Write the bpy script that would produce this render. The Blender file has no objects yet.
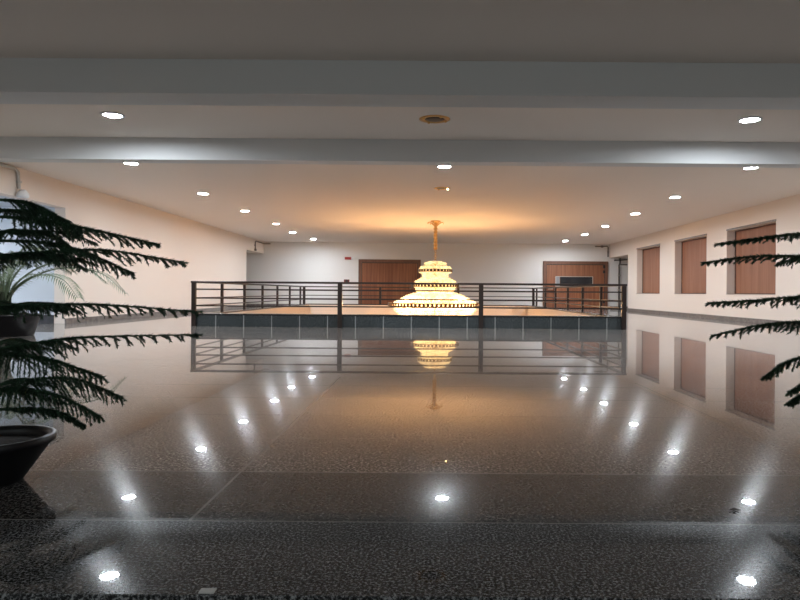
import bpy, bmesh, math, random
from mathutils import Vector, Matrix
R = math.radians
random.seed(7)
scn = bpy.context.scene
COL = scn.collection

# ------------------------------------------------------------------ materials
def new_mat(name):
    m = bpy.data.materials.new(name); m.use_nodes = True
    nt = m.node_tree
    return m, nt, nt.nodes['Principled BSDF']

def plain(name, col, rough=.5, metal=0, spec=.5, noise=0, nscale=8, bump=0, bscale=60):
    m, nt, b = new_mat(name)
    b.inputs['Base Color'].default_value = (*col, 1)
    b.inputs['Roughness'].default_value = rough
    b.inputs['Metallic'].default_value = metal
    b.inputs['Specular IOR Level'].default_value = spec
    if noise or bump:
        tc = nt.nodes.new('ShaderNodeTexCoord')
    if noise:
        n = nt.nodes.new('ShaderNodeTexNoise'); n.inputs['Scale'].default_value = nscale
        n.inputs['Detail'].default_value = 5
        r = nt.nodes.new('ShaderNodeValToRGB')
        r.color_ramp.elements[0].position = .3; r.color_ramp.elements[1].position = .7
        r.color_ramp.elements[0].color = (*[c * (1 - noise) for c in col], 1)
        r.color_ramp.elements[1].color = (*[min(1, c * (1 + noise)) for c in col], 1)
        nt.links.new(tc.outputs['Object'], n.inputs['Vector'])
        nt.links.new(n.outputs['Fac'], r.inputs['Fac'])
        nt.links.new(r.outputs['Color'], b.inputs['Base Color'])
    if bump:
        n2 = nt.nodes.new('ShaderNodeTexNoise'); n2.inputs['Scale'].default_value = bscale
        bp = nt.nodes.new('ShaderNodeBump'); bp.inputs['Strength'].default_value = bump
        bp.inputs['Distance'].default_value = .01
        nt.links.new(tc.outputs['Object'], n2.inputs['Vector'])
        nt.links.new(n2.outputs['Fac'], bp.inputs['Height'])
        nt.links.new(bp.outputs['Normal'], b.inputs['Normal'])
    return m

def wood(name, c1, c2, sx=9, sz=.35, rough=.45, axis='z'):
    m, nt, b = new_mat(name)
    tc = nt.nodes.new('ShaderNodeTexCoord'); mp = nt.nodes.new('ShaderNodeMapping')
    mp.inputs['Scale'].default_value = (sx, sx, sz)
    n = nt.nodes.new('ShaderNodeTexNoise'); n.inputs['Scale'].default_value = 1.6
    n.inputs['Detail'].default_value = 7; n.inputs['Distortion'].default_value = .6
    r = nt.nodes.new('ShaderNodeValToRGB')
    r.color_ramp.elements[0].position = .3; r.color_ramp.elements[1].position = .72
    r.color_ramp.elements[0].color = (*c1, 1); r.color_ramp.elements[1].color = (*c2, 1)
    nt.links.new(tc.outputs['Object'], mp.inputs['Vector'])
    nt.links.new(mp.outputs['Vector'], n.inputs['Vector'])
    nt.links.new(n.outputs['Fac'], r.inputs['Fac'])
    nt.links.new(r.outputs['Color'], b.inputs['Base Color'])
    b.inputs['Roughness'].default_value = rough
    return m

def granite(name, dark, mid, light, rough, scale, joints=None, joint_col=(.2, .2, .2), coat=0, coat_rough=.03, spec=.5, jaxis='xy', tilevar=.0, aniso=0):
    m, nt, b = new_mat(name)
    L = nt.links.new
    tc = nt.nodes.new('ShaderNodeTexCoord')
    n = nt.nodes.new('ShaderNodeTexNoise'); n.inputs['Scale'].default_value = scale
    n.inputs['Detail'].default_value = 5; n.inputs['Roughness'].default_value = .75
    r = nt.nodes.new('ShaderNodeValToRGB')
    e = r.color_ramp.elements
    e[0].position = .42; e[0].color = (*dark, 1)
    e[1].position = .60; e[1].color = (*light, 1)
    k = e.new(.50); k.color = (*mid, 1)
    L(tc.outputs['Object'], n.inputs['Vector']); L(n.outputs['Fac'], r.inputs['Fac'])
    col = r.outputs['Color']
    # broad cloudy variation of the stone
    n3 = nt.nodes.new('ShaderNodeTexNoise'); n3.inputs['Scale'].default_value = 1.3; n3.inputs['Detail'].default_value = 3
    L(tc.outputs['Object'], n3.inputs['Vector'])
    mr = nt.nodes.new('ShaderNodeMapRange'); mr.inputs['From Min'].default_value = .3; mr.inputs['From Max'].default_value = .7
    mr.inputs['To Min'].default_value = .8; mr.inputs['To Max'].default_value = 1.2
    L(n3.outputs['Fac'], mr.inputs['Value'])
    mx = nt.nodes.new('ShaderNodeMix'); mx.data_type = 'RGBA'; mx.blend_type = 'MULTIPLY'
    mx.inputs['Factor'].default_value = 1
    L(col, mx.inputs['A']); L(mr.outputs['Result'], mx.inputs['B'])
    col = mx.outputs['Result']
    if joints:
        (w, h, ox, oy, mort) = joints
        mp = nt.nodes.new('ShaderNodeMapping')
        mp.inputs['Location'].default_value = (-ox, -oy, 0)
        src = tc.outputs['Object']
        if jaxis == 'xz':
            sp = nt.nodes.new('ShaderNodeSeparateXYZ'); cb = nt.nodes.new('ShaderNodeCombineXYZ')
            ad = nt.nodes.new('ShaderNodeMath'); ad.operation = 'ADD'
            L(src, sp.inputs[0]); L(sp.outputs['X'], ad.inputs[0]); L(sp.outputs['Y'], ad.inputs[1])
            L(ad.outputs[0], cb.inputs['X']); L(sp.outputs['Z'], cb.inputs['Y']); src = cb.outputs[0]
        L(src, mp.inputs['Vector'])
        bt = nt.nodes.new('ShaderNodeTexBrick')
        bt.offset = 0; bt.inputs['Scale'].default_value = 1
        bt.inputs['Brick Width'].default_value = w; bt.inputs['Row Height'].default_value = h
        bt.inputs['Mortar Size'].default_value = mort; bt.inputs['Mortar Smooth'].default_value = .1
        bt.inputs['Color1'].default_value = (1 - tilevar,) * 3 + (1,); bt.inputs['Color2'].default_value = (1 + tilevar,) * 3 + (1,)
        L(mp.outputs['Vector'], bt.inputs['Vector'])
        m3 = nt.nodes.new('ShaderNodeMix'); m3.data_type = 'RGBA'; m3.blend_type = 'MULTIPLY'; m3.inputs['Factor'].default_value = 1
        L(col, m3.inputs['A']); L(bt.outputs['Color'], m3.inputs['B'])
        m2 = nt.nodes.new('ShaderNodeMix'); m2.data_type = 'RGBA'
        L(bt.outputs['Fac'], m2.inputs['Factor']); L(m3.outputs['Result'], m2.inputs['A'])
        m2.inputs['B'].default_value = (*joint_col, 1)
        col = m2.outputs['Result']
    L(col, b.inputs['Base Color'])
    b.inputs['Roughness'].default_value = rough
    b.inputs['Specular IOR Level'].default_value = spec
    if aniso:      # cool lamp halo put into the sheen, stretched round and tinted blue
        tg = nt.nodes.new('ShaderNodeCombineXYZ'); tg.inputs[0].default_value = 1
        L(tg.outputs[0], b.inputs['Tangent']); b.inputs['Anisotropic'].default_value = aniso
        b.inputs['Specular Tint'].default_value = (.66, .86, 1, 1)
    b.inputs['Coat Weight'].default_value = coat
    b.inputs['Coat Roughness'].default_value = coat_rough
    return m

def glow(name, col, strength):
    m, nt, b = new_mat(name)
    b.inputs['Base Color'].default_value = (.8, .8, .8, 1)
    b.inputs['Emission Color'].default_value = (*col, 1)
    b.inputs['Emission Strength'].default_value = strength
    return m

M = {}
M['plaster'] = plain('cream_plaster', (.82, .72, .64), .75, spec=.25, bump=.08, bscale=25)
M['backwall'] = plain('white_plaster', (.78, .76, .74), .75, spec=.25, bump=.08, bscale=25)
M['passage'] = plain('cool_lit_paint', (.60, .645, .70), .75, spec=.25, bump=.08, bscale=25)  # blue cast of the cool light in the passage put into the colour
M['ceiling'] = plain('ceiling_paint', (.87, .795, .73), .8, spec=.2, bump=.06, bscale=20)
M['beam'] = plain('beam_paint', (.73, .74, .745), .7, spec=.2, bump=.08, bscale=18)
M['floor'] = granite('polished_granite', (.042, .039, .037), (.14, .128, .119), (.54, .49, .45), .165, 72,
                     joints=(2.67, .65, -.83, 2.83, .006), joint_col=(.30, .28, .26), coat=.72, coat_rough=.013, spec=.008, tilevar=.1, aniso=.8)
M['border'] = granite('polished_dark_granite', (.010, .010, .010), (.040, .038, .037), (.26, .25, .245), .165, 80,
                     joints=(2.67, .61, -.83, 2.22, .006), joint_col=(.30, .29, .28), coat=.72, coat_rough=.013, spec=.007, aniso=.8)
M['nosing'] = granite('coarse_granite', (.009, .009, .010), (.042, .043, .046), (.40, .41, .425), .165, 110, coat=.7, coat_rough=.016, spec=.007, aniso=.78)
M['curb'] = granite('dark_granite', (.018, .022, .025), (.04, .05, .054), (.11, .125, .13), .3, 40,
                    joints=(.62, 4, .15, -2, .012), joint_col=(.3, .31, .31), jaxis='xz')
M['coping'] = granite('black_granite', (.012, .012, .013), (.025, .025, .027), (.06, .06, .065), .2, 60)
M['skirting'] = plain('grey_stone', (.19, .165, .15), .35, noise=.3, nscale=12)
M['dark_skirting'] = plain('charcoal_stone', (.05, .05, .055), .35, noise=.3, nscale=12)
M['rail'] = plain('bronze_black_metal', (.075, .058, .054), .33, metal=.85)
M['door'] = wood('door_veneer', (.18, .06, .027), (.33, .13, .06), sx=8, sz=.3)
M['doorframe'] = wood('door_frame_wood', (.13, .055, .03), (.20, .09, .055), sx=12, sz=.5)
M['shutter'] = wood('shutter_panel', (.26, .11, .062), (.37, .175, .105), sx=5, sz=.25, rough=.6)
M['shutter_edge'] = plain('shutter_edge_wood', (.12, .055, .04), .6)
M['glass'] = plain('dark_glass', (.015, .018, .022), .08, spec=.6)
M['greyglass'] = plain('grey_frosted_glass', (.25, .26, .28), .4)
M['steel'] = plain('dull_steel', (.5, .48, .45), .35, metal=1)
M['black'] = plain('black_iron', (.02, .018, .018), .4)
M['pvc'] = plain('grey_white_conduit', (.55, .54, .52), .45)
M['darkpipe'] = plain('dark_pipe', (.10, .09, .085), .4)
M['white'] = plain('white_plastic', (.8, .8, .8), .4)
M['red'] = plain('red_plastic', (.42, .03, .025), .4)
M['darkred'] = plain('dull_red_plastic', (.14, .025, .022), .4)
M['brass'] = plain('brass', (.75, .48, .18), .3, metal=1)
M['gold'] = plain('antique_gold', (.62, .40, .17), .35, metal=1)
M['bronze'] = plain('dark_bronze_band', (.10, .055, .03), .35, metal=.8)
M['pot'] = plain('black_pot_plastic', (.012, .011, .014), .38)
M['soil'] = plain('potting_soil', (.02, .015, .012), .9, noise=.5, nscale=40, bump=.6, bscale=40)
M['needle'] = plain('pine_needles', (.026, .066, .034), .55, noise=.45, nscale=14)
M['bark'] = plain('brown_bark', (.05, .035, .025), .8, noise=.4, nscale=30)
M['palm'] = plain('palm_leaf', (.15, .2, .12), .5, noise=.3, nscale=6)
M['palmdark'] = plain('palm_stem', (.03, .045, .02), .6)
M['paper'] = plain('scrap_paper', (.7, .7, .68), .7)
M['leaflitter'] = plain('dry_leaf', (.03, .025, .02), .8)
M['lamp'] = glow('cool_led', (.86, .93, 1.0), 720)
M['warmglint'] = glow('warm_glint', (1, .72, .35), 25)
M['ring'] = plain('white_lamp_ring', (.8, .8, .8), .4)

def crystal_mat():
    m, nt, b = new_mat('lit_crystal'); L = nt.links.new
    out = nt.nodes['Material Output']
    tc = nt.nodes.new('ShaderNodeTexCoord')
    n = nt.nodes.new('ShaderNodeTexNoise'); n.inputs['Scale'].default_value = 9; n.inputs['Detail'].default_value = 4
    r = nt.nodes.new('ShaderNodeMapRange'); r.inputs['From Min'].default_value = .35; r.inputs['From Max'].default_value = .65
    r.inputs['To Min'].default_value = .10; r.inputs['To Max'].default_value = 1.25
    L(tc.outputs['Object'], n.inputs['Vector']); L(n.outputs['Fac'], r.inputs['Value'])
    b.inputs['Base Color'].default_value = (.9, .8, .6, 1); b.inputs['Roughness'].default_value = .12
    b.inputs['Emission Color'].default_value = (1, .74, .36, 1)
    L(r.outputs['Result'], b.inputs['Emission Strength'])
    t = nt.nodes.new('ShaderNodeBsdfTransparent'); mx = nt.nodes.new('ShaderNodeMixShader')
    mx.inputs['Fac'].default_value = .7
    L(t.outputs[0], mx.inputs[1]); L(b.outputs[0], mx.inputs[2]); L(mx.outputs[0], out.inputs['Surface'])
    return m
M['crystal'] = crystal_mat()

# ------------------------------------------------------------------ mesh helpers
def box(bm, x0, x1, y0, y1, z0, z1):
    v = [bm.verts.new(p) for p in ((x0, y0, z0), (x1, y0, z0), (x1, y1, z0), (x0, y1, z0), (x0, y0, z1), (x1, y0, z1), (x1, y1, z1), (x0, y1, z1))]
    for f in ((0, 3, 2, 1), (4, 5, 6, 7), (0, 1, 5, 4), (1, 2, 6, 5), (2, 3, 7, 6), (3, 0, 4, 7)):
        bm.faces.new([v[i] for i in f])

def ringv(bm, c, u, w, r, n):
    return [bm.verts.new(c + u * (r * math.cos(2 * math.pi * i / n)) + w * (r * math.sin(2 * math.pi * i / n))) for i in range(n)]

def tube(bm, pts, rad, n=8):
    pts = [Vector(p) for p in pts]
    rads = rad if isinstance(rad, (list, tuple)) else [rad] * len(pts)
    prev = None; u = None
    for i, p in enumerate(pts):
        d = (pts[min(i + 1, len(pts) - 1)] - pts[max(i - 1, 0)]).normalized()
        if u is None:
            u = d.orthogonal().normalized()
        else:
            u = (u - d * u.dot(d)); u = u.normalized() if u.length > 1e-6 else d.orthogonal().normalized()
        w = d.cross(u)
        rv = ringv(bm, p, u, w, max(rads[i], 1e-4), n)
        if prev:
            for k in range(n):
                bm.faces.new((prev[k], prev[(k + 1) % n], rv[(k + 1) % n], rv[k]))
        else:
            bm.faces.new(rv[::-1])
        prev = rv
    bm.faces.new(prev)

def lathe(bm, prof, n=32, c=(0, 0), cap=False):
    rows = []
    for r, z in prof:
        rows.append([bm.verts.new((c[0] + r * math.cos(2 * math.pi * i / n), c[1] + r * math.sin(2 * math.pi * i / n), z)) for i in range(n)])
    for a, b in zip(rows, rows[1:]):
        for k in range(n):
            bm.faces.new((a[k], a[(k + 1) % n], b[(k + 1) % n], b[k]))
    if cap:
        bm.faces.new(rows[0][::-1]); bm.faces.new(rows[-1])

def obj(name, bm, mat, parent=None, smooth=False, bevel=0):
    bmesh.ops.recalc_face_normals(bm, faces=bm.faces[:])
    me = bpy.data.meshes.new(name); bm.to_mesh(me); bm.free()
    if smooth:
        for p in me.polygons: p.use_smooth = True
    o = bpy.data.objects.new(name, me); COL.objects.link(o)
    me.materials.append(M[mat] if isinstance(mat, str) else mat)
    if parent: o.parent = parent
    if bevel:
        b = o.modifiers.new('bevel', 'BEVEL'); b.width = bevel; b.segments = 2; b.limit_method = 'ANGLE'
    return o

def thing(name, label, cat, loc=(0, 0, 0), group=None):
    o = bpy.data.objects.new(name, None); COL.objects.link(o)
    o.empty_display_size = .1
    o.location = loc; o['label'] = label; o['category'] = cat
    if group: o['group'] = group
    return o

def tag(o, label, cat, group=None):
    o['label'] = label; o['category'] = cat
    if group: o['group'] = group
    return o

def struct(name, bm, mat, label=None, cat=None, **k):
    o = obj(name, bm, mat, **k); o['kind'] = 'structure'
    if label: o['label'] = label
    if cat: o['category'] = cat
    return o

def boxes(*bs):
    bm = bmesh.new()
    for b in bs: box(bm, *b)
    return bm

def dup(root, loc, label, rotz=None):
    r = root.copy(); COL.objects.link(r); r.location = loc; r['label'] = label
    if rotz is not None: r.rotation_euler.z = rotz
    for ch in list(root.children):
        c = ch.copy(); COL.objects.link(c); c.parent = r
        for g in list(ch.children):
            d = g.copy(); COL.objects.link(d); d.parent = c
    return r

# ------------------------------------------------------------------ room shell
LX, RX, BY, CZ = -8.5, 9.15, 32.65, 3.3          # side walls, back wall, ceiling
VX0, VX1, VY0, VY1 = -5.2, 4.27, 14.2, 26.5     # outer face of the curb round the opening
T = .25
hx0, hx1, hy0, hy1 = VX0 + T, VX1 - T, VY0 + T, VY1 - T

struct('floor', boxes((-12.4, hx0, 2.83, BY + .3, -.3, 0), (hx1, 12.6, 2.83, BY + .3, -.3, 0),
                      (hx0, hx1, 2.83, hy0, -.3, 0), (hx0, hx1, hy1, BY + .3, -.3, 0)), 'floor',
       'polished grey granite tile floor reflecting the downlights', 'floor')
struct('trim_1', boxes((-12.4, 12.6, 1.68, 2.22, -.06, 0)), 'nosing', 'coarse dark granite slab along the floor edge', 'step edge', bevel=.002)
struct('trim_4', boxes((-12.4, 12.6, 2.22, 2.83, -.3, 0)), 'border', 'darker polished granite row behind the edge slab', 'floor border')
struct('floor_step', boxes((-12.4, 12.6, -3.2, 1.70, -.5, -.17), (-12.4, 12.6, 1.73, 2.22, -.5, -.06)), 'coping', 'dark lower step in front of the granite floor edge', 'step')
struct('floor_below', boxes((hx0 - 2, hx1 + 2, hy0 - 2, hy1 + 2, -3.9, -3.7)), 'skirting', 'storey floor far down below the opening', 'floor')
LN = .015
struct('wall_void', boxes((hx0 - .2, hx0 + LN, hy0 - .2, hy1 + .2, -3.7, -.3), (hx1 - LN, hx1 + .2, hy0 - .2, hy1 + .2, -3.7, -.3),
                          (hx0, hx1, hy0 - .2, hy0 + LN, -3.7, -.3), (hx0, hx1, hy1 - LN, hy1 + .2, -3.7, -.3),
                          (hx0, hx0 + LN, hy0, hy1, -.3, -.002), (hx1 - LN, hx1, hy0, hy1, -.3, -.002),
                          (hx0, hx1, hy0, hy0 + LN, -.3, -.002), (hx0, hx1, hy1 - LN, hy1, -.3, -.002)), 'plaster',
       'cream inner walls of the opening under the chandelier', 'wall')
struct('ceiling', boxes((-12.4, 12.6, -3.2, BY + .3, CZ, CZ + .2)), 'ceiling', 'flat plastered ceiling dotted with downlights', 'ceiling')
# beams
struct('trim_2', boxes((LX, RX, 6.92, 7.37, 2.93, CZ)), 'beam', 'broad grey ceiling beam over the dim front bay', 'beam')
struct('trim_3', boxes((LX, RX, 10.5, 10.8, 2.94, CZ)), 'beam', 'slim grey ceiling beam where the bright hall begins', 'beam')
# left wall with two openings
OZ, RZ = 2.7, 2.6
struct('wall_left', boxes((LX - T, LX, -3.2, 11.5, -.17, CZ), (LX - T, LX, 11.5, 14.9, OZ, CZ),
                          (LX - T, LX, 14.9, 29.6, 0, CZ), (LX - T, LX, 29.6, BY, OZ, CZ)), 'plaster')
# right wall with three window niches and an opening; niches 0.27 deep
WZ0, WZ1, DEP = .8, 2.75, .27
WINS = [(16.95, 19.75), (21.2, 23.95), (25.5, 28.35)]
bs = []
y = -3.2
for a, b in WINS:
    bs.append((RX, RX + .4, y, a, 0 if y > 0 else -.17, CZ)); bs.append((RX, RX + .4, a, b, 0, WZ0)); bs.append((RX, RX + .4, a, b, WZ1, CZ)); y = b
bs.append((RX, RX + .4, y, 29.6, 0, CZ)); bs.append((RX, RX + .4, 29.6, BY, RZ, CZ))
struct('wall_right', boxes(*bs), 'plaster')
struct('wall_back', boxes((-12.4, 12.6, BY, BY + .3, 0, CZ)), 'backwall')
struct('wall_front', boxes((-12.4, 12.6, -3.4, -3.2, -.5, .4), (-12.4, 12.6, -3.4, -3.2, 3.0, CZ), (-12.4, -7, -3.4, -3.2, .4, 3.0), (7, 12.6, -3.4, -3.2, .4, 3.0)), 'plaster')
# side passages behind the openings
struct('wall_passage_left', boxes((-12.4, LX - T, 14.9, 15.15, 0, CZ), (-12.4, LX - T, 11.25, 11.5, 0, CZ), (-12.6, -12.4, 11.25, 15.15, 0, CZ),
                                  (-12.4, LX - T, 11.5, 14.9, OZ, CZ)), 'passage')
struct('wall_passage_corner', boxes((-12.6, -12.4, 29.3, BY, 0, CZ), (-12.4, LX - T, 29.35, 29.6, 0, CZ), (-12.4, LX - T, 29.6, BY, OZ, CZ)), 'plaster')
struct('wall_passage_right', boxes((12.4, 12.6, 29.3, BY, 0, CZ), (RX + .4, 12.4, 29.35, 29.6, 0, CZ), (RX + .4, 12.4, 29.6, BY, RZ, CZ)), 'plaster')
# skirting
struct('baseboard_left', boxes((LX, LX + .02, 14.9, 29.6, 0, .12)), 'skirting')
struct('baseboard_right', boxes((RX - .02, RX, 2.22, 29.6, 0, .12)), 'skirting')
struct('baseboard_back', boxes((-12.4, -3.85, BY - .02, BY, 0, .14), (-.35, 5.6, BY - .02, BY, 0, .14), (9.2, 12.4, BY - .02, BY, 0, .14)), 'skirting')
struct('baseboard_passage', boxes((-12.4, LX - T, 14.88, 14.9, 0, .2)), 'dark_skirting')

# windows: niches closed by brown panels
wl = ['brown panelled window niche closest to the pine branches', 'brown panelled window niche between the two others', 'brown panelled window niche by the far corner opening']
for i, (a, b) in enumerate(WINS):
    w = struct(f'window_{i+1}', boxes((RX + DEP, RX + DEP + .04, a, b, WZ0, WZ1)), 'shutter', wl[i], 'window')
    e = obj('frame', boxes((RX + DEP - .02, RX + DEP, a, a + .04, WZ0, WZ1), (RX + DEP - .02, RX + DEP, b - .04, b, WZ0, WZ1),
                       (RX + DEP - .02, RX + DEP, a, b, WZ1 - .04, WZ1), (RX + DEP - .02, RX + DEP, a, b, WZ0, WZ0 + .03)), 'shutter_edge', w)
    obj('sill', boxes((RX - .015, RX + DEP - .02, a, b, WZ0, WZ0 + .012)), 'skirting', w)
    obj('head_trim', boxes((RX - .012, RX, a - .02, b + .02, WZ1, WZ1 + .05)), 'skirting', w)

# doors on the back wall
def door(name, x0, x1, ztop, label, panel):
    fw = .16
    d = struct(name, boxes((x0 + fw, x1 - fw, BY - .05, BY - .005, .01, ztop - fw)), 'door', label, 'door')
    bm = boxes((x0, x0 + fw, BY - .09, BY, 0, ztop), (x1 - fw, x1, BY - .09, BY, 0, ztop), (x0 + fw, x1 - fw, BY - .09, BY, ztop - fw, ztop))
    obj('door_frame', bm, 'doorframe', d, bevel=.01)
    obj('shadow_gap', boxes((x0 + fw, x0 + fw + .02, BY - .056, BY - .05, .01, ztop - fw), (x1 - fw - .02, x1 - fw, BY - .056, BY - .05, .01, ztop - fw),
                            (x0 + fw, x1 - fw, BY - .056, BY - .05, ztop - fw - .03, ztop - fw)), 'black', d)
    return d
d1 = door('door_1', -3.65, -.48, 2.44, 'plain wooden door left of the chandelier', False)
bm = bmesh.new(); tube(bm, [(-.82, BY - .06, 1.0), (-.82, BY - .13, 1.0), (-1.05, BY - .13, 1.0)], .022); obj('handle', bm, 'steel', d1)
d2 = door('door_2', 5.75, 9.05, 2.42, 'wooden door with dark glass panel near the corner', True)
gz0, gz1 = 1.15, 1.62
obj('glass_panel', boxes((6.62, 8.26, BY - .062, BY - .05, gz0, gz1)), 'glass', d2)
obj('frosted_strip', boxes((6.42, 6.60, BY - .062, BY - .05, gz0, gz1)), 'greyglass', d2)
obj('panel_frame', boxes((6.38, 8.3, BY - .068, BY - .05, gz1, gz1 + .03), (6.38, 8.3, BY - .068, BY - .05, gz0 - .03, gz0),
                         (8.26, 8.3, BY - .068, BY - .05, gz0, gz1), (6.38, 6.42, BY - .068, BY - .05, gz0, gz1)), 'steel', d2)
for z in (2.08, 1.82, .3):
    obj('hinge', boxes((8.80, 8.90, BY - .10, BY - .05, z, z + .14)), 'black', d2)
bm = bmesh.new(); tube(bm, [(6.02, BY - .05, 1.0), (6.02, BY - .13, 1.0), (6.25, BY - .13, 1.0)], .022); obj('handle', bm, 'steel', d2)

# ------------------------------------------------------------------ curb around the opening
cb = thing('granite_curb', 'low dark granite curb around the open stairwell under the chandelier', 'curb', (0, 0, 0))
CH = .25
def ringbox(x0, x1, y0, y1, t, z0, z1):
    return boxes((x0, x1, y0, y0 + t, z0, z1), (x0, x1, y1 - t, y1, z0, z1), (x0, x0 + t, y0 + t, y1 - t, z0, z1), (x1 - t, x1, y0 + t, y1 - t, z0, z1))
obj('core', ringbox(VX0 + .02, VX1 - .02, VY0 + .02, VY1 - .02, T - .02, 0, CH), 'plaster', cb)
obj('stone_facing', ringbox(VX0, VX1, VY0, VY1, .02, 0, CH), 'curb', cb)
obj('coping', ringbox(VX0 - .012, VX1 + .012, VY0 - .012, VY1 + .012, T + .024, CH, CH + .035), 'coping', cb, bevel=.006)

# ------------------------------------------------------------------ railings
RT = .985
RZS = (.825, .63, .46)
def railing(axis, a0, a1, c, posts, label, pw=.10, pd=.06):
    """axis 'x': runs along x at y=c; 'y': along y at x=c."""
    t = thing('railing', label, 'railing', ((a0 + a1) / 2, c, 0) if axis == 'x' else (c, (a0 + a1) / 2, 0), 'railings round the stairwell')
    ox, oy, _ = t.location
    def B(s0, s1, w0, w1, z0, z1):
        return (s0 - ox, s1 - ox, w0, w1, z0, z1) if axis == 'x' else (w0, w1, s0 - oy, s1 - oy, z0, z1)
    for p in posts:
        obj('post', boxes(B(p - pw / 2, p + pw / 2, -pd / 2, pd / 2, 0, RT - .022)), 'rail', t, bevel=.006)
    obj('top_rail', boxes(B(a0, a1, -.045, .045, RT - .022, RT + .022)), 'rail', t, bevel=.008)
    for z in RZS:
        obj('rail', boxes(B(a0 + .02, a1 - .02, -.015, .015, z - .015, z + .015)), 'rail', t)
    return t
fy = VY0 - .03 - .015
railing('x', VX0 - .08, VX1 + .08, fy, [VX0 - .02, -1.99, 1.13, VX1 + .02], 'long front black metal railing on the granite curb nearest the viewer')
railing('x', VX0 - .08, VX1 + .08, VY1 + .045, [VX0 - .02, -2.06, 1.17, VX1 + .02], 'far black metal railing of the stairwell in front of the doors')
ps = [VY0 + 1.95 * k for k in range(1, 7)]
railing('y', VY0 + .02, VY1 - .02, VX0 - .045, ps, 'side railing of the stairwell facing the left wall', .09, .06)
railing('y', VY0 + .02, VY1 - .02, VX1 + .045, ps, 'side railing of the stairwell facing the windows', .09, .06)

# ------------------------------------------------------------------ downlights
def make_downlight(loc, label):
    t = thing('downlight', label, 'downlight', loc, 'lit ceiling downlights')
    bm = bmesh.new(); lathe(bm, [(.118, 0), (.16, 0), (.165, -.006), (.155, -.016), (.122, -.018), (.118, -.008), (.118, 0)], 36)
    obj('trim_ring', bm, 'ring', t, smooth=True)
    bm = bmesh.new()
    vs = [bm.verts.new((0.119 * math.cos(2 * math.pi * i / 24), 0.119 * math.sin(2 * math.pi * i / 24), -.009)) for i in range(24)]
    vt = [bm.verts.new((v.co.x, v.co.y, -.001)) for v in vs]
    bm.faces.new(vs); bm.faces.new(vt)
    for i in range(24): bm.faces.new((vs[i], vs[(i + 1) % 24], vt[(i + 1) % 24], vt[i]))
    obj('diffuser', bm, 'lamp', t)
    return t
rows = [9.14, 12.6, 16.5, 20.0, 23.8, 27.2, 30.6]
ordn = ['', 'first', 'second', 'third', 'fourth', 'fifth', 'sixth']
proto = None
for side, xs in (('left', [-4.55] + [-5.9, -5.87, -5.8, -5.75, -5.85, -5.6]), ('right', [4.55, 6.3, 6.3, 6.4, 6.5, 6.55, 6.45])):
    wallname = 'left wall' if side == 'left' else 'window wall'
    for i, (x, yy) in enumerate(zip(xs, rows)):
        lab = (f'lit white downlight between the two beams on the {side}' if i == 0 else
               f'lit white downlight along the {wallname}, {ordn[i]} one past the slim beam')
        if proto is None: proto = make_downlight((x, yy, CZ), lab)
        else: dup(proto, (x, yy, CZ), lab)
dup(proto, (.27, 12.7, CZ), 'lit white downlight in the middle of the ceiling just past the slim beam')
dup(proto, (-10.9, 12.9, OZ), 'lit white downlight inside the side passage on the left')

def dead_light(loc, label, s, glint=None):
    t = thing('ceiling_fitting', label, 'ceiling fitting', loc, 'unlit ceiling fittings')
    bm = bmesh.new(); lathe(bm, [(.16 * s, -.001), (.25 * s, -.001), (.25 * s, -.006), (.2 * s, -.012), (.16 * s, -.006), (.16 * s, -.001)], 32)
    obj('trim_ring', bm, 'gold', t, smooth=True)
    bm = bmesh.new(); lathe(bm, [(.16 * s, -.002), (.10 * s, -.012), (.03 * s, -.016)], 24, cap=True); obj('dark_lens', bm, 'black', t, smooth=True)
    for a in range(4):
        bm = bmesh.new(); c = (.2 * s * math.cos(a * 1.57 + .5), .2 * s * math.sin(a * 1.57 + .5))
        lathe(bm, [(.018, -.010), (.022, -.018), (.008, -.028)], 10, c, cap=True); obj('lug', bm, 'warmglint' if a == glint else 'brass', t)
    return t
dead_light((.05, 9.25, CZ), 'unlit round brass ceiling fitting between the two beams', .9)
dead_light((.27, 15.4, CZ), 'unlit round brass ceiling fitting in the main hall ceiling', .8, 0)

# ------------------------------------------------------------------ chandelier
CX, CY = .18, 22.5
ch = thing('chandelier', 'large tiered crystal chandelier glowing warm over the stairwell', 'chandelier', (CX, CY, 0))
bm = bmesh.new(); lathe(bm, [(.0, 3.3), (.17, 3.3), (.17, 3.27), (.1, 3.24), (.05, 3.2), (.0, 3.19)], 24); obj('canopy', bm, 'gold', ch, smooth=True)
for k in range(6):
    a = k * math.pi / 3 + .2
    bm = bmesh.new(); ca, sa = math.cos(a), math.sin(a)
    tube(bm, [(r * ca, r * sa, z) for r, z in ((.04, 3.12), (.10, 3.17), (.18, 3.24), (.25, 3.25), (.28, 3.22), (.265, 3.19))], .016, 6)
    obj('hook_arm', bm, 'gold', ch, smooth=True)
bm = bmesh.new()
prof = [(.0, 3.2)]
z = 3.2
while z > 2.35:
    prof += [(.045, z), (.075, z - .04), (.075, z - .08), (.045, z - .11)]; z -= .115
prof += [(.02, z), (.0, z - .01)]
lathe(bm, prof, 14); obj('stem', bm, 'gold', ch, smooth=True)
bm = bmesh.new(); k = 0; z = 2.37
while z > 1.84:
    pts = []
    for i in range(13):
        a = 2 * math.pi * i / 12
        u, w = .035 * math.cos(a), .062 * math.sin(a)
        pts.append((u, 0, z - .05 + w) if k % 2 else (0, u, z - .05 + w))
    tube(bm, pts, .010, 5); z -= .085; k += 1
obj('chain', bm, 'gold', ch, smooth=True)

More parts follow.
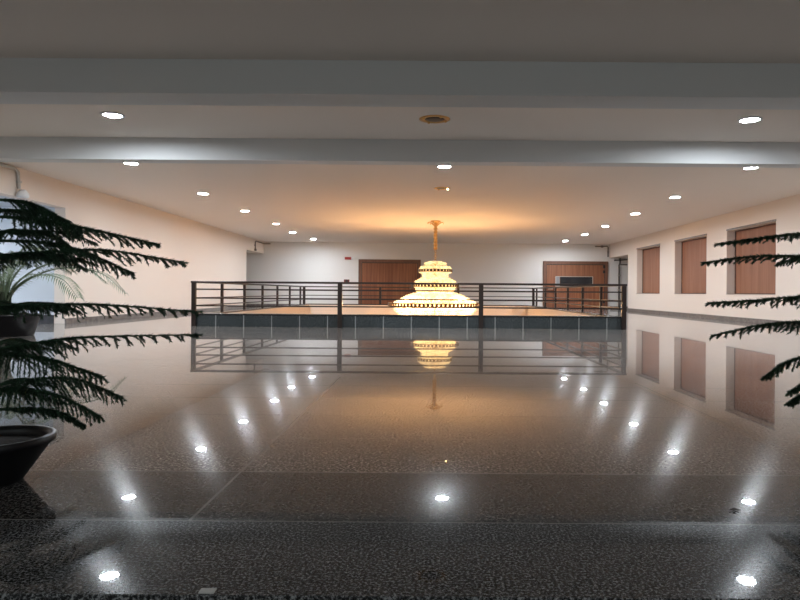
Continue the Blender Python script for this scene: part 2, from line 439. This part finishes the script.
def bead(bm, c, r, h):
    p = [bm.verts.new(Vector(c) + Vector((r * math.cos(a), r * math.sin(a), 0))) for a in (0, math.pi / 2, math.pi, 1.5 * math.pi)]
    t = bm.verts.new(Vector(c) + Vector((0, 0, h))); b = bm.verts.new(Vector(c) - Vector((0, 0, h)))
    for i in range(4):
        bm.faces.new((p[i], p[(i + 1) % 4], t)); bm.faces.new((p[(i + 1) % 4], p[i], b))

def curtain(name, prof, n, br, bh):
    """strands of beads following a profile (r, z) list; n strands."""
    bm = bmesh.new()
    L = []
    for (r0, z0), (r1, z1) in zip(prof, prof[1:]):
        seg = math.hypot(r1 - r0, z1 - z0); m = max(1, round(seg / (bh * 1.8)))
        L += [(r0 + (r1 - r0) * j / m, z0 + (z1 - z0) * j / m) for j in range(m)]
    L.append(prof[-1])
    for i in range(n):
        for j, (r, z) in enumerate(L):
            a = 2 * math.pi * (i + .5 * (j % 2)) / n
            bead(bm, (r * math.cos(a), r * math.sin(a), z), br * (.9 + .2 * random.random()), bh)
    o = obj(name, bm, 'crystal', ch); o['kind'] = 'stuff'
    return o
def band(r, z0, z1, n):
    bm = bmesh.new()
    lathe(bm, [(r - .03, z1), (r, z1), (r, z1 - .022), (r - .03, z1 - .022), (r - .03, z1)], 64)
    lathe(bm, [(r - .03, z0 + .022), (r, z0 + .022), (r, z0), (r - .03, z0), (r - .03, z0 + .022)], 64)
    for i in range(n):
        a0 = 2 * math.pi * i / n; a1 = a0 + 2 * math.pi / n * .62
        v = []
        for a in (a0, a1):
            for rr in (r - .02, r - .004):
                for z in (z0 + .02, z1 - .02):
                    v.append(bm.verts.new((rr * math.cos(a), rr * math.sin(a), z)))
        for f in ((0, 1, 3, 2), (4, 6, 7, 5), (0, 4, 5, 1), (2, 3, 7, 6), (1, 5, 7, 3), (0, 2, 6, 4)):
            bm.faces.new([v[q] for q in f])
    obj('ring_band', bm, 'bronze', ch)
    # spokes carrying the ring
    for k in range(4):
        a = k * math.pi / 2 + .3
        bm = bmesh.new(); tube(bm, [(0, 0, (z0 + z1) / 2), ((r - .02) * math.cos(a), (r - .02) * math.sin(a), (z0 + z1) / 2)], .012, 6)
        obj('spoke', bm, 'gold', ch)
bm = bmesh.new(); tube(bm, [(0, 0, 1.86), (0, 0, -.30)], .035, 10); obj('core_rod', bm, 'gold', ch)
bm = bmesh.new(); lathe(bm, [(.0, 1.87), (.12, 1.86), (.2, 1.83), (.22, 1.80), (.0, 1.80)], 24); obj('crown_cap', bm, 'gold', ch, smooth=True)
curtain('crystal_curtain', [(.22, 1.84), (.37, 1.80), (.40, 1.69)], 40, .03, .045)
curtain('crystal_curtain', [(.52, 1.66), (.56, 1.60), (.55, 1.50)], 54, .03, .045)
band(.61, 1.50, 1.60, 30)
curtain('crystal_curtain', [(.46, 1.50), (.44, 1.36), (.34, 1.24)], 42, .03, .05)
curtain('crystal_curtain', [(.52, 1.26), (.70, 1.16), (.74, 1.0)], 64, .032, .05)
band(.85, .97, 1.08, 40)
curtain('crystal_curtain', [(.70, .98), (.64, .82), (.52, .72)], 60, .032, .05)
curtain('crystal_curtain', [(.78, .72), (1.02, .64), (1.28, .50), (1.42, .42), (1.44, .32)], 104, .036, .055)
band(1.66, .30, .42, 72)
curtain('crystal_curtain', [(1.50, .30), (1.42, .18), (1.25, .03), (.95, -.12), (.6, -.25), (.3, -.32)], 110, .036, .055)
for a in (R(40), R(90), R(140), R(218), R(322)):
    li = bpy.data.lights.new('chandelier_bulb', 'POINT'); li.energy = 155; li.color = (1, .58, .27); li.shadow_soft_size = .04
    o = bpy.data.objects.new('chandelier_bulb', li); COL.objects.link(o); o.parent = ch; o.location = (1.2 * math.cos(a), 1.2 * math.sin(a), .44)

# ------------------------------------------------------------------ wall fittings
t = thing('fire_alarm', 'small red and white fire alarm high on the back wall beside the plain door', 'fire alarm', (-4.1, BY, 2.42))
obj('body', boxes((-.25, .08, -.09, .004, 0, .13)), 'red', t, bevel=.01)
obj('strobe', boxes((.08, .22, -.08, 0, .0, .11)), 'white', t, bevel=.01)
t = thing('call_point', 'dull red call point box on the back wall below the fire alarm', 'call point', (-4.25, BY, 1.24))
obj('housing', boxes((-.14, .14, -.07, .004, 0, .17)), 'darkred', t, bevel=.01)
obj('press_plate', boxes((-.07, .07, -.078, -.07, .04, .13)), 'black', t)

def conduit(label, pts, rad, boxloc, boxsize, mat='pvc', dome=False, mounts=()):
    t = thing('conduit', label, 'conduit', pts[0], 'conduits by the ceiling')
    o = Vector(pts[0])
    bm = bmesh.new(); tube(bm, [Vector(p) - o for p in pts], rad, 8); obj('pipe', bm, mat, t, smooth=True)
    for p in mounts:      # clips that hold the pipe on the wall
        q = Vector(p) - o; obj('pipe_mount', boxes((q.x - .038, q.x + .038, q.y - .038, q.y + .038, q.z - .02, q.z + .02)), mat, t)
    c = Vector(boxloc) - o
    if dome:
        bm = bmesh.new(); lathe(bm, [(0, .06), (.05, .06), (.10, .0), (.12, -.07), (.10, -.1), (0, -.11)], 20)
        for v in bm.verts: v.co += c
        obj('dome', bm, 'white', t, smooth=True)
    else:
        s = boxsize; obj('junction_box', boxes((c.x - s, c.x + s, c.y - s, c.y + s, c.z - s, c.z + s)), 'skirting', t, bevel=.01)
    return t
conduit('white conduit dropping to a dome above the passage opening on the left', [(LX + .04, 11.0, 3.25), (LX + .04, 13.0, 3.25), (LX + .04, 13.12, 3.2), (LX + .04, 13.15, 2.86)], .032, (LX + .12, 13.15, 2.78), .05, dome=True, mounts=[(LX + .04, 13.15, 3.0)])
conduit('thin grey conduit above the far corner opening in the left wall', [(LX + .35, BY - .04, 3.2), (LX + .05, BY - .04, 3.2), (LX + .05, 31.0, 3.2), (LX + .05, 30.9, 3.15), (LX + .05, 30.9, 2.82)], .03, (LX + .06, 30.9, 2.78), .05, 'skirting', mounts=[(LX + .04, 30.9, 3.0)])
conduit('thin grey conduit in the ceiling corner above the glazed door', [(8.4, BY - .04, 3.18), (9.02, BY - .04, 3.2), (9.06, BY - .04, 3.14), (9.06, BY - .04, 2.65)], .03, (8.75, BY - .06, 3.18), .055, 'skirting', mounts=[(9.06, BY - .04, 2.9)])
t = thing('wall_pipe', 'dark vertical pipe with brackets in the corner opening by the windows', 'pipe', (9.62, BY - .06, 0))
bm = bmesh.new(); tube(bm, [(0, 0, 0), (0, 0, 2.25), (.05, 0, 2.34), (.05, 0, 2.58)], .04, 8); obj('pipe', bm, 'darkpipe', t, smooth=True)
bm = bmesh.new(); tube(bm, [(-.25, 0.01, 2.48), (.42, 0.01, 2.52)], .03, 8); obj('cross_pipe', bm, 'darkpipe', t, smooth=True)
bm = bmesh.new(); tube(bm, [(.06, 0.01, 2.26), (.42, 0.01, 2.26)], .03, 8); obj('cross_pipe', bm, 'darkpipe', t, smooth=True)
for z in (.35, .95, 1.7):
    obj('bracket', boxes((-.07, .07, -.05, .055, z, z + .05)), 'steel', t)

# ------------------------------------------------------------------ plants
def spline(pts, n):
    """Catmull-Rom through the points."""
    P = [Vector(p) for p in pts]; P = [P[0] * 2 - P[1]] + P + [P[-1] * 2 - P[-2]]
    out = []; segs = len(P) - 3
    for i in range(n + 1):
        t = i / n * segs; k = min(int(t), segs - 1); u = t - k
        a, b, c, d = P[k:k + 4]
        out.append(.5 * ((2 * b) + (c - a) * u + (2 * a - 5 * b + 4 * c - d) * u * u + (3 * b - a - 3 * c + d) * u ** 3))
    return out

def needles(bm, pts, length, per, rng, w=.0022):
    for i in range(len(pts) - 1):
        a, b = pts[i], pts[i + 1]; d = (b - a).normalized()
        u = d.orthogonal().normalized(); v = d.cross(u)
        for k in range(per):
            p = a + (b - a) * ((k + rng.random()) / per)
            ang = rng.random() * 6.283
            o = u * math.cos(ang) + v * math.sin(ang)
            tip = p + (o * .75 + d * .8).normalized() * length * (.75 + .5 * rng.random())
            s = d.cross(o) * w
            vs = [bm.verts.new(q) for q in (p - s, p + s, p + o * w * 1.2 + d * w, tip)]
            bm.faces.new((vs[0], vs[1], vs[3])); bm.faces.new((vs[1], vs[2], vs[3])); bm.faces.new((vs[2], vs[0], vs[3]))

def branch_mesh(pts, seed, twig=.15, droop=.75, ntw=26, bare=.12):
    rng = random.Random(seed)
    N = ntw * 2
    sp = spline(pts, N)
    bm = bmesh.new()
    L = len(sp)
    tube(bm, sp, [.0065 * (1 - .8 * i / (L - 1)) for i in range(L)], 5)
    needles(bm, sp[int(bare * L * .5):], .017, 14, rng, .0034)
    for i in range(int(L * bare), L - 1):
        f = i / (L - 1)
        d = (sp[i + 1] - sp[i]).normalized()
        side = d.cross(Vector((0, 0, 1))).normalized()
        ln = twig * (1.0 - f ** 2.2 * .8) * (.75 + .45 * rng.random()) * min(1, .45 + f * 2.2)
        s = 1 if i % 2 else -1
        dirv = (d * .85 + side * s * (.75 + .3 * rng.random())).normalized()
        dp = droop * (.5 + .9 * rng.random())
        tp = []
        for k in range(7):
            q = k / 6
            tp.append(sp[i] + dirv * ln * q * (1 - .12 * q) + Vector((0, 0, -1)) * ln * dp * q ** 1.5)
        tube(bm, tp, [.0028 * (1 - .6 * k / 6) for k in range(7)], 4)
        needles(bm, tp, .0135, 11, rng, .0026)
    bmesh.ops.recalc_face_normals(bm, faces=bm.faces[:])
    me = bpy.data.meshes.new('branch'); bm.to_mesh(me); bm.free(); me.materials.append(M['needle'])
    return me

def add_branch(t, me, rotz=0, z=0, s=1):
    o = bpy.data.objects.new('branch', me); COL.objects.link(o); o.parent = t
    o.rotation_euler = (0, 0, rotz); o.location = (0, 0, z); o.scale = (s, s, s)
    return o

def pot(t, rt, rb, h, lip):
    bm = bmesh.new()
    lathe(bm, [(0, 0), (rb * .97, 0), (rb, .006), (rt - lip * .55, h - .035), (rt - .004, h - .03), (rt, h - .02), (rt, h - .004), (rt - .006, h),
               (rt - lip, h - .002), (rt - lip - .006, h - .02), (rt - lip - .012, h - .05), (0, h - .05)], 48)
    p = obj('pot', bm, 'pot', t, smooth=True)
    rs = rt - lip - .014
    bm = bmesh.new(); lathe(bm, [(rs, h - .05), (rs, h - .04), (rs * .6, h - .03), (.0, h - .025)], 32); obj('soil', bm, 'soil', p, smooth=True)
    return p

def pine(loc, label, branches, fill, top, potdim):
    t = thing('potted_pine', label, 'potted plant', loc, 'potted pines')
    pot(t, *potdim)
    bm = bmesh.new(); tube(bm, [(0, 0, potdim[2] - .05), (.006, .004, .5), (-.004, 0, .85), (0, 0, top)], [.017, .014, .011, .005], 8); obj('trunk', bm, 'bark', t, smooth=True)
    for i, (rz, pts, tw, dr) in enumerate(branches):
        me = branch_mesh([(x, yo, z) for x, yo, z in pts], 100 + i + int(abs(loc[0]) * 50), tw, dr)
        add_branch(t, me, rz)
    lib = [branch_mesh([(0, 0, 0), (.2, .02, .035), (.42, -.01, .03), (.62, 0, -.03)], 900 + k, .15, .4) for k in range(3)]
    for i, (az, z, s) in enumerate(fill):
        add_branch(t, lib[i % 3], R(az), z, s)
    return t

Lb = [
    (0, [(0, 0, 1.17), (.10, .05, 1.165), (.20, .06, 1.12), (.30, .08, 1.05)], .13, .6),
    (0, [(0, 0, 1.10), (.2, -.02, 1.085), (.42, -.05, 1.045), (.69, -.03, .985)], .13, .42),
    (0, [(0, 0, .93), (.2, .02, .955), (.44, .03, .965), (.77, .05, .915)], .13, .42),
    (0, [(0, 0, 1.00), (.15, .10, 1.0), (.3, .14, .96), (.50, .16, .87)], .12, .6),
    (0, [(0, 0, .73), (.2, -.02, .735), (.46, -.02, .738), (.86, -.02, .71)], .11, .5),
    (0, [(0, 0, .55), (.15, .03, .575), (.36, .05, .60), (.835, .05, .612)], .12, .6),
    (0, [(0, 0, .53), (.14, -.06, .535), (.30, -.09, .515), (.50, -.1, .45)], .15, .6),
    (0, [(0, 0, .40), (.14, .07, .42), (.28, .12, .41), (.47, .13, .33)], .13, .6),
    (0, [(0, 0, .38), (.14, -.05, .39), (.30, -.06, .37), (.47, -.06, .285)], .13, .6),
    (0, [(0, 0, .30), (.12, .08, .29), (.22, .11, .265), (.305, .12, .21)], .06, .4),
]
fill = []
for k, (z, s) in enumerate(((.38, .6), (.545, .8), (.715, .8), (.93, .9), (1.03, .9), (1.12, .75))):
    for a in (20, 65, 110, 160, 215, 265, 310, 345):
        az = (a + k * 9 - 12) % 360
        short = .45 + .55 * min(1, abs((az + 180) % 360 - 180) / 100)    # fronds towards the hall grew shorter
        if 200 < az < 345: short *= .6
        fill.append((az, z, s * short * random.uniform(.85, 1.05)))
pine((-1.80, 2.65, 0), 'potted pine by the floor edge on the left, black pot showing in front', Lb, fill, 1.24, (.226, .105, .192, .03))
PI = math.pi
Rb = [
    (PI, [(0, 0, 1.088), (.15, .0, 1.088), (.36, .02, 1.076), (.55, .04, 1.053), (.745, .05, 1.023)], .09, .3),
    (PI, [(0, 0, 0.968), (.2, .02, 0.978), (.36, .02, 0.975), (.58, .04, 0.971), (.81, .05, 0.938)], .1, .35),
    (PI, [(0, 0, 0.793), (.2, -.02, 0.793), (.36, -.02, 0.788), (.58, 0, 0.770), (.76, 0, 0.758)], .09, .4),
    (PI, [(0, 0, 0.673), (.2, 0, 0.683), (.36, .03, 0.678), (.54, .05, 0.663), (.765, .05, 0.613)], .1, .45),
    (PI, [(0, 0, 0.533), (.2, -.04, 0.533), (.36, -.06, 0.488), (.47, -.06, 0.413)], .09, .4),
    (PI, [(0, 0, 0.453), (.2, .05, 0.453), (.33, .06, 0.413), (.42, .06, 0.363)], .08, .4),
    (PI, [(0, 0, 0.383), (.2, .0, 0.383), (.31, .0, 0.353), (.39, .0, 0.303)], .08, .4),
]
fill = []
for k, (z, s) in enumerate(((.45, .6), (.62, .75), (.8, .8), (.98, .75), (1.12, .55))):
    for a in (0, 60, -60, 105, -105):
        fill.append((a + k * 7 - 10, z, s * random.uniform(.85, 1.05)))
pine((2.03, 2.92, .0), 'potted pine reaching in from the right edge with thin straight branches', Rb, fill, 1.25, (.232, .115, .235, .03))

# feathery palm in a dark pot behind the pine
pt = thing('potted_palm', 'feathery palm in a dark pot standing by the passage opening', 'potted plant', (-7.28, 10.95, 0))
pot(pt, .56, .44, .37, .05)
rng = random.Random(5)
def frond(az, reach, rise, drop, seed, ln=.34):
    rng = random.Random(seed)
    ca, sa = math.cos(az), math.sin(az)
    sp = spline([(0, 0, .32), (.10 * ca * reach, .10 * sa * reach, .32 + rise * .6), (.42 * reach * ca, .42 * reach * sa, .32 + rise),
                 (.78 * reach * ca, .78 * reach * sa, .32 + rise * .93), (reach * ca, reach * sa, .32 + rise - drop)], 44)
    bm = bmesh.new(); tube(bm, sp, [.022 * (1 - .85 * i / 44) for i in range(45)], 5)
    for i in range(9, 44):
        f = (i - 9) / 35
        d = (sp[i + 1] - sp[i]).normalized(); side = d.cross(Vector((0, 0, 1))).normalized()
        for s in (1, -1):
            l = ln * math.sin(.35 + 2.5 * f) * (.85 + .3 * rng.random())
            dv = (d * .75 + side * s * .8 + Vector((0, 0, .1))).normalized()
            mid = sp[i] + dv * l * .55; tip = sp[i] + dv * l + Vector((0, 0, -.35 * l))
            wv = d.cross(dv).cross(dv).normalized() * .011
            nv = d.cross(dv).normalized() * .003
            q = [bm.verts.new(p) for p in (sp[i], mid + wv, tip, mid - wv, mid + nv * 2)]
            bm.faces.new((q[0], q[1], q[4])); bm.faces.new((q[1], q[2], q[4])); bm.faces.new((q[2], q[3], q[4])); bm.faces.new((q[3], q[0], q[4]))
    return obj('frond', bm, 'palm', pt)
for i, (az, reach, rise, drop) in enumerate(((5, 2.0, .83, .42), (-22, 1.75, .70, .36), (28, 1.55, .92, .3), (62, 1.2, 1.05, .25), (100, 1.1, 1.1, .2),
                                             (-60, 1.3, .95, .3), (-100, 1.2, 1.0, .3), (150, .95, 1.0, .2), (205, .95, .95, .2), (-5, 1.1, 1.15, .15), (40, .7, 1.2, .1))):
    frond(R(az), reach, rise, drop, 40 + i)
bm = bmesh.new()
for k in range(5):
    a = k * 1.257; tube(bm, [(.05 * math.cos(a), .05 * math.sin(a), .30), (.09 * math.cos(a), .09 * math.sin(a), .75)], [.05, .03], 6)
obj('stem_cluster', bm, 'palmdark', pt)

# litter on the floor
bm = bmesh.new(); box(bm, -.02, .02, -.012, .012, 0, .004); o = obj('paper_scrap', bm, 'paper'); o.location = (-.585, 1.70, 0)
tag(o, 'tiny white paper scrap at the granite floor edge', 'scrap')
bm = bmesh.new(); tube(bm, [(-.022, 0, .004), (0, .006, .006), (.022, -.002, .004)], [.001, .006, .001], 6); o = obj('leaf_scrap', bm, 'leaflitter'); o.location = (1.13, 2.36, 0)
tag(o, 'small dark leaf scrap on the granite near the right downlight reflection', 'leaf scrap')

# ------------------------------------------------------------------ world, camera, view
w = bpy.data.worlds.new('world'); scn.world = w; w.use_nodes = True
w.node_tree.nodes['Background'].inputs[0].default_value = (.74, .82, .82, 1)
w.node_tree.nodes['Background'].inputs[1].default_value = .8
cam = bpy.data.cameras.new('camera'); co = bpy.data.objects.new('camera', cam); COL.objects.link(co)
cam.sensor_width = 36; cam.lens = 28.8
cam.shift_x = -.0375; cam.shift_y = -.01; cam.clip_start = .05; cam.clip_end = 200
co.matrix_world = Matrix.Translation((0, 0, .8)) @ Matrix.Rotation(R(90), 4, 'X') @ Matrix.Rotation(R(.42), 4, 'Z')
scn.camera = co
vs = scn.view_settings
vs.view_transform = 'Standard'; vs.look = 'None'; vs.exposure = .12; vs.gamma = 1; vs.use_curve_mapping = False
